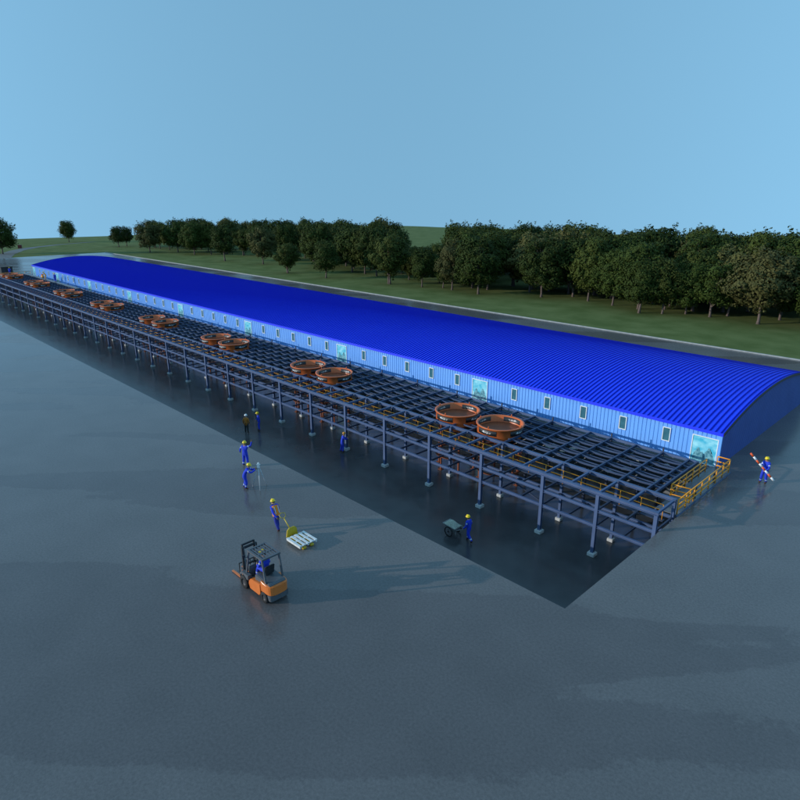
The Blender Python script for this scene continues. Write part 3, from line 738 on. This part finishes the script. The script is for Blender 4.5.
    if hat:
        mb = MB(); mb.lathe([(.150, .052), (.128, .058), (.126, .09), (.112, .135), (.075, .168), (.03, .18), (.001, .181)], 18, c=(0, .005, 0), M_=Mh)
        mb.quadbox([Mh @ Vector(p) for p in ((-.09, .11, .044), (.09, .11, .044), (.06, .185, .036), (-.06, .185, .036), (-.09, .11, .056), (.09, .11, .056), (.06, .185, .048), (-.06, .185, .048))])
        mb.bar(Mh @ Vector((0, -.1, .125)), Mh @ Vector((0, .1, .14)), .03, .1)
        mb.build('hard_hat', M[hat], root)
    if vest:
        mb = MB(); rings = []
        for (c, rx, ry) in ((up((0, 0, .90)), .20, .165), (up((0, 0, 1.1)), .195, .155), (up((0, .01, 1.3)), .215, .16), (up((0, 0, 1.42)), .20, .145), (up((0, 0, 1.475)), .12, .11)):
            rings.append([mb.bm.verts.new(c + rot @ Vector((rx * 1.14 * math.cos(2 * math.pi * k / 20), ry * 1.2 * math.sin(2 * math.pi * k / 20), 0))) for k in range(20)])
        for a, b in zip(rings, rings[1:]):
            for k in range(20): f = mb.bm.faces.new((a[k], a[(k + 1) % 20], b[(k + 1) % 20], b[k])); f.smooth = True; f.material_index = 0
        for s in (-.11, .11):
            mb.bar(up((s, -.185, 1.0)), up((s, -.175, 1.40)), .04, .012, mi=1); mb.bar(up((s, .20, 1.0)), up((s, .19, 1.40)), .04, .012, mi=1)
        mb.build('safety_vest', [M['vest'], M['reflect']], root)
    return root
STAND = dict(armR=((.25, .0, 1.14), (.25, .10, .92), (.25, .13, .84)), armL=((-.25, .0, 1.14), (-.25, .10, .92), (-.25, .13, .84)),
             legR=((.11, .03, .50), (.12, -.02, .09)), legL=((-.11, .03, .50), (-.12, -.02, .09)))
def pose(**k): d = dict(STAND); d.update(k); return d

# waving man
person(-35.26, 19.75, 0, 118, 'worker in blue coverall with raised right arm standing behind the surveyor', pose(
    armR=((.44, .08, 1.52), (.50, .12, 1.80), (.50, .13, 1.89)), armL=((-.36, .02, 1.20), (-.44, .10, .98), (-.46, .14, .91)),
    legR=((.14, .03, .50), (.17, -.02, .09)), legL=((-.14, .03, .50), (-.17, -.02, .09))), hand='glove')
# surveyor bending to the instrument
sv = (-32.15, 17.95)
person(*sv, 0, 50, 'worker in blue coverall bending to the eyepiece of the tripod', pose(pelvis=(0, -.12, .93),
    armR=((.27, .36, 1.18), (.14, .62, 1.34), (.10, .68, 1.40)), armL=((-.27, .36, 1.16), (-.14, .60, 1.30), (-.10, .66, 1.37)),
    legR=((.11, .02, .50), (.13, -.05, .09)), legL=((-.11, -.06, .50), (-.13, -.22, .09))), lean=30, hand='glove', headlean=8)
tx_, ty_ = sv[0] + .44, sv[1] + .66
tr = empty('survey_tripod', (tx_, ty_, 0), label='pale survey tripod with its instrument before the bending worker', cat='tripod')
for k in range(3):
    a = R_(-30 + 120 * k); mb = MB(); mb.tube([(.06 * math.cos(a), .06 * math.sin(a), 1.40), (.50 * math.cos(a), .50 * math.sin(a), .0)], [.034, .022], 6); mb.build('leg', M['tripod'], tr)
mb = MB(); mb.lathe([(.001, 1.36), (.11, 1.36), (.11, 1.41), (.001, 1.41)], 16); mb.build('head_plate', M['tripod'], tr)
mb = MB(); mb.box(-.09, -.05, -.06, .06, 1.40, 1.62); mb.box(.05, .09, -.06, .06, 1.40, 1.62); mb.box(-.09, .09, -.07, .07, 1.365, 1.40); mb.box(-.05, .05, -.05, .05, 1.46, 1.58)
mb.tube([(0, -.11, 1.53), (0, .13, 1.53)], [.028, .036], 10); mb.box(-.09, .09, -.02, .02, 1.62, 1.65); tn = mb.build('instrument', M['white'], tr); tn.location = (0, 0, .05); tn.rotation_euler = (0, 0, R_(-40))
# two talking men on the pit floor
person(-47.95, 27.24, PD, 125, 'worker in brown orange jacket and white hard hat seen from behind', pose(armR=((.28, -.02, 1.15), (.27, .04, .93), (.27, .06, .85)), armL=((-.28, -.02, 1.15), (-.27, .04, .93), (-.27, .06, .85))), suit='brown', legs='darkcloth', hat='hat_w', bands=False)
person(-47.75, 28.45, PD, 245, 'worker in blue coverall beside the one in the brown jacket', pose(armR=((.27, .05, 1.16), (.16, .24, 1.0), (.10, .28, .95)), legR=((.15, .03, .50), (.2, -.02, .09)), legL=((-.13, .06, .50), (-.16, .02, .09))), lean=6, bands=False)
# man at the column
person(-38.30, 30.62, PD, 60, 'worker in dark blue clothes and orange hard hat leaning to a frame column', pose(
    armR=((.24, .26, 1.22), (.16, .46, 1.24), (.12, .52, 1.27)), armL=((-.22, .25, 1.2), (-.10, .45, 1.25), (-.06, .52, 1.28)), legR=((.10, .10, .5), (.10, .02, .09)), legL=((-.10, -.02, .5), (-.10, -.14, .09))), hat='hat_o', lean=14, bands=False)
# barrow man and barrow
person(-21.50, 27.10, PD, 180, 'worker in blue coverall wheeling the handcart', pose(
    armR=((.27, .05, 1.15), (.25, .26, .92), (.25, .33, .88)), armL=((-.27, .05, 1.15), (-.25, .26, .92), (-.25, .33, .88)),
    legR=((.11, .20, .52), (.11, .16, .09)), legL=((-.11, -.04, .50), (-.11, -.34, .16)), toeL=(-.11, -.20, .05)), lean=9, hand='glove')
hc = empty('handcart', (-22.78, 27.10, PD), label='two wheeled grey handcart heaped with mortar on the pit floor', cat='handcart')
mb = MB(); a = [(-.62, -.36, .72), (.42, -.36, .62), (.42, .36, .62), (-.62, .36, .72)]; b = [(-.30, -.24, .32), (.26, -.24, .30), (.26, .24, .30), (-.30, .24, .32)]
mb.quadbox([b[0], b[1], b[2], b[3], a[0], a[1], a[2], a[3]]); bmesh.ops.delete(mb.bm, geom=[f for f in mb.bm.faces if all(v.co.z > .6 for v in f.verts)], context='FACES')
tray = mb.build('tray', M['greymetal'], hc); sol = tray.modifiers.new('t', 'SOLIDIFY'); sol.thickness = .02
mb = MB(); mb.tube([a[0], a[1], a[2], a[3], a[0]], .018, 6); mb.build('tray_rim', M['greymetal'], tray)
mb = MB(); n = 12; gv = [[mb.bm.verts.new((-.56 + .92 * i / n, -.32 + .64 * j / n, .62 + .09 * (1 - i / n) + .30 * math.sin(math.pi * i / n) * math.sin(math.pi * j / n) + .02 * noise.noise(Vector((i * .7, j * .7, 0)))) ) for j in range(n + 1)] for i in range(n + 1)]
for i in range(n):
    for j in range(n): mb.bm.faces.new((gv[i][j], gv[i + 1][j], gv[i + 1][j + 1], gv[i][j + 1])).smooth = True
tag(mb.build('mortar_heap', M['sand'], None, loc=hc.location), 'heap of grey green mortar lying in the handcart', 'mortar')
for s in (-1, 1):
    T_ = Matrix.Translation(Vector((-.05, s * .44, .34))) @ Matrix.Rotation(math.pi / 2, 4, 'X')
    mb = MB(); mb.lathe([(.29, -.03), (.335, -.022), (.34, 0), (.335, .022), (.29, .03), (.29, -.03)], 28, M_=T_); wl = mb.build('wheel', M['tyre'], hc)
    mb = MB()
    for k in range(10): aa = k * math.pi / 5; mb.tube([T_ @ Vector((.03 * math.cos(aa), .03 * math.sin(aa), 0)), T_ @ Vector((.29 * math.cos(aa), .29 * math.sin(aa), 0))], .006, 4)
    mb.lathe([(.04, -.04), (.04, .04)], 10, M_=T_); mb.lathe([(.275, -.02), (.292, -.02), (.292, .02), (.275, .02)], 28, M_=T_); mb.build('spokes', M['rim'], wl)
    mb = MB(); mb.tube([(-.3, s * .27, .40), (.3, s * .27, .46), (1.02, s * .27, .86)], .02, 6); mb.build('handle', M['greymetal'], hc)
    mb = MB(); mb.tube([(.34, s * .25, .46), (.42, s * .25, .02)], .02, 6); mb.build('leg', M['greymetal'], hc)
mb = MB(); mb.tube([(-.05, -.44, .34), (-.05, .44, .34)], .018, 6); mb.build('axle', M['greymetal'], hc)
# barrier pole man
bx, by = -9.62, 42.12
person(bx, by, 0, 255, 'worker in blue coverall carrying a red and white striped pole', pose(
    armR=((.27, .10, 1.17), (.16, .30, 1.22), (.10, .34, 1.26)), armL=((-.27, .12, 1.13), (-.18, .32, 1.00), (-.12, .37, .98)),
    legR=((.12, .10, .50), (.14, .08, .09)), legL=((-.11, .0, .50), (-.14, -.06, .09))))
hd = Vector((math.cos(R_(255)), math.sin(R_(255)), 0)); rt = Vector((.975, .22, 0)); c = Vector((bx, by, 1.20)) + hd * .40
p0 = c - rt * .78 + Vector((0, 0, .78)); p1 = c + rt * .74 + Vector((0, 0, -.76)); c0 = p0.lerp(p1, .5)
pole = empty('barrier_pole', c0, label='red and white striped barrier pole held slanting by the worker at right', cat='pole')
for k in range(8):
    a = p0.lerp(p1, k / 8) - c0; b = p0.lerp(p1, (k + 1) / 8) - c0; mb = MB(); mb.tube([a, b], .065, 12)
    mb.build('red_segment' if k % 2 == 0 and k < 8 else 'white_segment', M['red'] if k % 2 == 0 and k < 8 else M['whitep'], pole)
# vest man with pallet truck
person(-26.50, 16.45, 0, 180, 'worker in orange vest and blue clothes pulling the pallet truck', pose(pelvis=(0, 0, .92),
    armR=((.30, .22, 1.12), (.30, .42, .95), (.29, .48, .88)), armL=((-.27, -.12, 1.12), (-.22, -.36, .94), (-.18, -.44, .88)),
    legR=((.12, .16, .50), (.13, .10, .09)), legL=((-.12, -.10, .50), (-.13, -.36, .12)), toeL=(-.13, -.21, .05)), legs='suit2', vest=True, lean=22, hand='glove', bands=False)
pj = empty('pallet_truck', (-24.45, 16.55, 0), label='yellow hand pallet truck behind the worker in the orange vest', cat='pallet truck')
for s in (-1, 1):
    mb = MB(); mb.box(-.75, .60, s * .24 - .09, s * .24 + .09, .09, .15); fk = mb.build('fork', M['jack'], pj, bevel=.01)
    T_ = Matrix.Translation(Vector((.64, s * .24, .075))) @ Matrix.Rotation(math.pi / 2, 4, 'X')
    mb = MB(); mb.lathe([(.001, -.09), (.075, -.09), (.08, -.05), (.08, .05), (.075, .09), (.001, .09)], 16, M_=T_); mb.build('load_wheel', M['jack'], fk)
mb = MB(); mb.poly_extrude([(-.36, .12), (.36, .12), (.30, .50), (.16, .62), (-.16, .62), (-.30, .50)], 'x', -.83, -.76); mb.box(-.98, -.83, -.10, .10, .16, .50); mb.build('body', M['jack'], pj, bevel=.012)
for s in (-1, 1):
    T_ = Matrix.Translation(Vector((-.92, s * .07, .09))) @ Matrix.Rotation(math.pi / 2, 4, 'X')
    mb = MB(); mb.lathe([(.001, -.03), (.09, -.03), (.09, .03), (.001, .03)], 16, M_=T_); mb.build('steer_wheel', M['tyre'], pj)
mb = MB(); mb.tube([(-.92, 0, .42), (-1.42, -.04, .92)], .028, 8)
q = Vector((-1.42, -.04, .92)); mb.tube([q, q + Vector((-.06, -.16, .06)), q + Vector((-.18, -.19, .18)), q + Vector((-.24, 0, .23)), q + Vector((-.18, .19, .18)), q + Vector((-.06, .16, .06)), q], .02, 6); mb.build('handle', M['jack'], pj)
pal = empty('pallet', (-24.35, 16.55, .155), label='white slatted pallet lying on the forks of the yellow pallet truck', cat='pallet')
for k in range(5):
    y = -.5 + .25 * k; mb = MB(); mb.box(-.6, .6, y - .065, y + .065, .11, .135); mb.build('slat', M['pallet'], pal)
for k in range(3):
    x = -.55 + .55 * k; mb = MB(); mb.box(x - .05, x + .05, -.56, .56, .085, .108); mb.build('bearer', M['pallet'], pal)
for y in (-.5, .0, .5):
    mb = MB(); mb.box(-.6, .6, y - .05, y + .05, .0, .084) if y else mb.box(-.6, .6, -.05, .05, .0, .084); mb.build('runner', M['pallet'], pal)

# ------------------------------------------------------------------ forklift (forward = -x)
fl = empty('forklift', (-22.13, 12.86, 0), label='orange and grey forklift with lowered forks, driven by a worker in blue', cat='forklift')
def fx(f): return -f
def wheel(f, y, r, wdt, name='wheel'):
    T_ = Matrix.Translation(Vector((fx(f), y, r))) @ Matrix.Rotation(math.pi / 2, 4, 'X'); h = wdt / 2
    mb = MB(); mb.lathe([(r * .55, -h), (r * .9, -h), (r, -h * .7), (r, h * .7), (r * .9, h), (r * .55, h)], 28, M_=T_)
    o = mb.build(name, M['tyre'], fl); mb = MB(); mb.lathe([(.001, -h * .5), (r * .2, -h * .6), (r * .5, -h * .5), (r * .56, -h * .9), (r * .56, h * .9), (r * .5, h * .5), (r * .2, h * .6), (.001, h * .5)], 20, M_=T_); mb.build('rim', M['rim'], o)
for s in (-1, 1): wheel(.86, s * .50, .33, .24); wheel(-.76, s * .46, .27, .20)
# lower orange side body
mb = MB(); mb.poly_extrude([(-.50, .24), (-.42, .20), (.40, .20), (.52, .38), (.52, .66), (.30, .74), (-.50, .76)][::-1] if False else [(fx(-.48), .34), (fx(-.36), .18), (fx(.42), .18), (fx(.52), .42), (fx(.48), .62), (fx(.30), .74), (fx(-.48), .80)], 'y', -.54, .54)
mb.build('side_body', M['fk_orange'], fl, bevel=.02)
# grey fenders and floor
mb = MB()
for s in (-1, 1):
    pts = [(fx(.44), .50)] + [(fx(.86 + .42 * math.cos(R_(t))), .33 + .42 * math.sin(R_(t))) for t in range(150, 20, -15)] + [(fx(1.18), .60), (fx(1.1), .88), (fx(.4), .90), (fx(.36), .75)]
    pts = [(fx(.44), .62)] + [(fx(.86 + .38 * math.cos(R_(t))), .33 + .40 * math.sin(R_(t))) for t in (140, 120, 100, 80, 60, 40)] + [(fx(1.18), .70), (fx(1.0), .86), (fx(.42), .86)]
    mb.poly_extrude(pts, 'y', s * .40, s * .60)
mb.box(fx(.95), fx(.22), -.395, .395, .30, .60); mb.build('fender', M['fk_grey'], fl, bevel=.012)
# counterweight (orange band) and grey lower tail, rounded in plan
def tail(f0, f1, wd, z0, z1, z1f, n=12, inset=0.0):
    mb = MB(); pts = [(fx(f0), -wd)]
    for k in range(n + 1):
        a = -math.pi / 2 + math.pi * k / n; ex = .55
        cx = math.copysign(abs(math.cos(a)) ** ex, math.cos(a)); sy = math.copysign(abs(math.sin(a)) ** ex, math.sin(a))
        pts.append((fx(f0 - .18 - (f0 - .18 - f1) * cx), wd * sy))
    pts.append((fx(f0), wd)); a = [mb.bm.verts.new((p[0], p[1] * .97, z0)) for p in pts]; b = [mb.bm.verts.new((p[0], p[1], z1 + (z1f - z1) * ((p[0] + f0) < .15))) for p in pts]
    mb.bm.faces.new(a); mb.bm.faces.new(b[::-1]); N_ = len(pts)
    for k in range(N_): mb.bm.faces.new((a[k], b[k], b[(k + 1) % N_], a[(k + 1) % N_]))
    return mb
tail(-.52, -1.30, .54, .50, .94, 1.04).build('counterweight', M['fk_orange'], fl, bevel=.02)
tail(-.98, -1.25, .50, .20, .498, .498).build('tail_skirt', M['fk_grey'], fl, bevel=.02)
mb = MB(); mb.box(fx(-.52), fx(-.98), -.34, .34, .24, .49); mb.build('chassis', M['fk_black'], fl)
# hood
mb = MB(); mb.poly_extrude([(fx(.10), .745), (fx(-.55), .81), (fx(-.56), .87), (fx(-1.12), .87), (fx(-1.16), .96), (fx(-1.08), 1.04), (fx(-.05), 1.08), (fx(.10), 1.0)], 'y', -.43, .43); mb.build('hood', M['fk_grey'], fl, bevel=.03)
# seat
mb = MB(); mb.box(fx(.02), fx(-.42), -.24, .24, 1.085, 1.17); mb.build('seat', M['fk_black'], fl, bevel=.03)
mb = MB(); mb.poly_extrude([(fx(-.36), 1.12), (fx(-.50), 1.12), (fx(-.60), 1.60), (fx(-.48), 1.60)], 'y', -.25, .25); mb.build('backrest', M['fk_black'], fl, bevel=.03)
# dash + steering wheel
mb = MB(); mb.poly_extrude([(fx(.62), .60), (fx(.80), .60), (fx(.74), 1.16), (fx(.58), 1.22), (fx(.54), 1.10)], 'y', -.36, .36); mb.build('dashboard', M['fk_grey'], fl, bevel=.02)
T_ = Matrix.Translation(Vector((fx(.42), 0, 1.34))) @ Matrix.Rotation(R_(-32), 4, 'Y')
mb = MB(); mb.tube([T_ @ Vector((.17 * math.cos(t * math.pi / 10), .17 * math.sin(t * math.pi / 10), 0)) for t in range(21)], .014, 6)
for t in (0, 2.1, 4.2): mb.tube([T_ @ Vector((0, 0, -.02)), T_ @ Vector((.17 * math.cos(t), .17 * math.sin(t), 0))], .01, 5)
mb.tube([T_ @ Vector((0, 0, 0)), (fx(.62), 0, 1.12)], .025, 6); mb.build('steering_wheel', M['fk_black'], fl)
# overhead guard
for s in (-1, 1):
    mb = MB(); mb.bar((fx(.74), s * .46, .84), (fx(.46), s * .44, 2.08), .07, .07); mb.build('guard_post', M['fk_grey'], fl)
    mb = MB(); mb.bar((fx(-.86), s * .45, 1.0), (fx(-.66), s * .44, 2.08), .08, .07); mb.build('guard_post', M['fk_grey'], fl)
mb = MB()
for s in (-1, 1): mb.box(fx(.52), fx(-.74), s * .44 - .05, s * .44 + .05, 2.08, 2.16)
mb.box(fx(.52), fx(.42), -.389, .389, 2.08, 2.16); mb.box(fx(-.62), fx(-.74), -.389, .389, 2.08, 2.16)
for k in range(5): y = -.30 + .15 * k; mb.box(fx(.419), fx(-.619), y - .04, y + .04, 2.095, 2.145)
mb.box(fx(-.20), fx(-.28), -.388, .388, 2.147, 2.158)
mb.build('overhead_guard', M['fk_grey'], fl, bevel=.008)
mb = MB(); mb.box(fx(.10), fx(-.02), .0, .08, 2.147, 2.152); mb.box(fx(.02), fx(-.1), -.20, -.10, 2.147, 2.152); mb.build('yellow_sticker', M['jack'], fl)
# mast
for s in (-1, 1):
    mb = MB(); mb.box(fx(1.22), fx(1.12), s * .36 - .04, s * .36 + .04, .08, 1.92); mb.box(fx(1.30), fx(1.222), s * .31 - .035, s * .31 + .035, .10, 2.04)
    mb.build('mast_rail', M['fk_black'], fl)
    mb = MB(); mb.tube([(fx(1.10), s * .30, .15), (fx(1.10), s * .30, 1.55)], .04, 8); mb.tube([(fx(1.10), s * .30, 1.55), (fx(1.10), s * .30, 1.9)], .022, 8); mb.build('lift_cylinder', M['fk_grey'], fl)
mb = MB(); mb.box(fx(1.22), fx(1.12), -.315, .315, 1.84, 1.92); mb.box(fx(1.30), fx(1.24), -.27, .27, 1.96, 2.04); mb.box(fx(1.21), fx(1.13), -.315, .315, .95, 1.03); mb.box(fx(1.21), fx(1.13), -.315, .315, .2, .3); mb.build('mast_crossbar', M['fk_black'], fl)
mb = MB(); mb.box(fx(1.40), fx(1.32), -.50, .50, .12, .22); mb.box(fx(1.40), fx(1.32), -.50, .50, .46, .55)
for y in (-.48, -.28, -.1, .1, .28, .48): mb.box(fx(1.39), fx(1.35), y - .015, y + .015, .552, 1.02)
mb.box(fx(1.395), fx(1.345), -.50, .50, 1.022, 1.06)
for y in (-.46, .46): mb.box(fx(1.39), fx(1.33), y - .02, y + .02, .222, .458)
mb.build('carriage', M['fk_black'], fl)
for s in (-1, 1):
    mb = MB(); mb.box(fx(1.45), fx(1.402), s * .27 - .055, s * .27 + .055, .05, .58); mb.quadbox([(fx(2.48), s * .27 - .05, .045), (fx(1.452), s * .27 - .055, .045), (fx(1.452), s * .27 + .055, .045), (fx(2.48), s * .27 + .05, .045), (fx(2.48), s * .27 - .05, .062), (fx(1.452), s * .27 - .055, .10), (fx(1.452), s * .27 + .055, .10), (fx(2.48), s * .27 + .05, .062)])
    mb.build('fork', M['fk_orange'], fl)
mb = MB(); mb.tube([(fx(.5), -.5, 1.75), (fx(.62), -.62, 1.80)], .012, 5); mb.box(fx(.64), fx(.60), -.70, -.56, 1.74, 1.88); mb.build('mirror', M['fk_black'], fl)
# driver
person(-22.13 + .22, 12.86, .0, 180, 'driver in blue coverall with dark hair sitting in the forklift', dict(pelvis=(0, 0, 1.26),
    armR=((.28, .16, 1.42), (.20, .42, 1.38), (.16, .50, 1.40)), armL=((-.28, .16, 1.42), (-.20, .42, 1.38), (-.16, .50, 1.40)),
    legR=((.15, .46, 1.22), (.15, .58, .76)), legL=((-.15, .46, 1.22), (-.15, .58, .76)), toeR=(.15, .74, .68), toeL=(-.15, .74, .68)), lean=10, hat=None, bands=True)

# ------------------------------------------------------------------ far left: people, crate, vehicle
person(-141.2, 39.4, TOP + .14, 200, 'tiny worker in blue standing on the far deck before the light blue wall', pose())
person(-147.3, 39.3, TOP + .14, 250, 'tiny worker in yellow orange clothes bending on the far deck', pose(armR=((.27, .35, 1.0), (.25, .55, .85), (.25, .6, .78)), armL=((-.27, .35, 1.0), (-.25, .55, .85), (-.25, .6, .78)), pelvis=(0, -.1, .93)), suit='yelcloth', legs='yelcloth', hat='hat_y', lean=40, bands=False)
cp = empty('compressor', (-149.6, 39.35, TOP + .14), label='small orange yellow machine on the far deck beside the bending worker', cat='machine')
mb = MB(); mb.tube([(-.5, 0, .42), (-.42, 0, .42), (.42, 0, .42), (.5, 0, .42)], [.1, .24, .24, .1], 12); mb.build('tank', M['yellow'], cp)
mb = MB(); mb.box(-.25, .2, -.16, .16, .66, .95); mb.build('motor', M['orange'], cp, bevel=.02)
for s in (-1, 1):
    mb = MB(); mb.tube([(s * .35, 0, .2), (s * .35, .18 * s, 0)], .03, 6); mb.tube([(s * .35, 0, .2), (s * .35, -.18 * s, 0)], .03, 6); mb.build('leg', M['fk_black'], cp)
person(-174.0, 38.8, 0, 150, 'tiny worker in blue with yellow helmet by the dark box at the far left', pose(armR=((.27, .2, 1.15), (.22, .4, 1.0), (.2, .46, .96)), armL=((-.27, .2, 1.15), (-.22, .4, 1.0), (-.2, .46, .96))), lean=18)
ct = empty('tool_container', (-179.6, 38.6, 0), label='low dark grey container at the left edge beyond the steel frame', cat='container')
mb = MB(); mb.box(-4.5, 4.5, -1.2, 1.2, .12, 1.7); mb.build('body', M['fk_black'], ct, bevel=.04)
mb = MB(); mb.box(-4.6, 4.6, -1.3, 1.3, 1.702, 1.82); mb.build('lid', M['darkcloth'], ct, bevel=.03)
for i in range(2):
    mb = MB(); mb.box(-4.0 + i * 6.8, -2.8 + i * 6.8, -1.1, 1.1, 0, .118); mb.build('skid', M['steeldark'], ct)
for k in range(10):
    mb = MB(); x = -4.2 + k * .93; mb.box(x - .05, x + .05, -1.25, -1.202, .2, 1.62); mb.build('rib', M['fk_black'], ct)
rc = empty('utility_box', (-266.5, 64.3, terrain(-266.5, 64.3)), R_(60), 'tiny dark red box standing by the grey path at the far left', 'box')
mb = MB(); mb.box(-.6, .6, -.45, .45, .1, 1.2); mb.build('body', M['carred'], rc, bevel=.04)
mb = MB(); mb.box(-.66, .66, -.5, .5, 1.202, 1.32); mb.build('lid', M['carred'], rc, bevel=.03)
mb = MB(); mb.box(-.5, .5, -.36, .36, -.1, .098); mb.build('plinth', M['base'], rc)
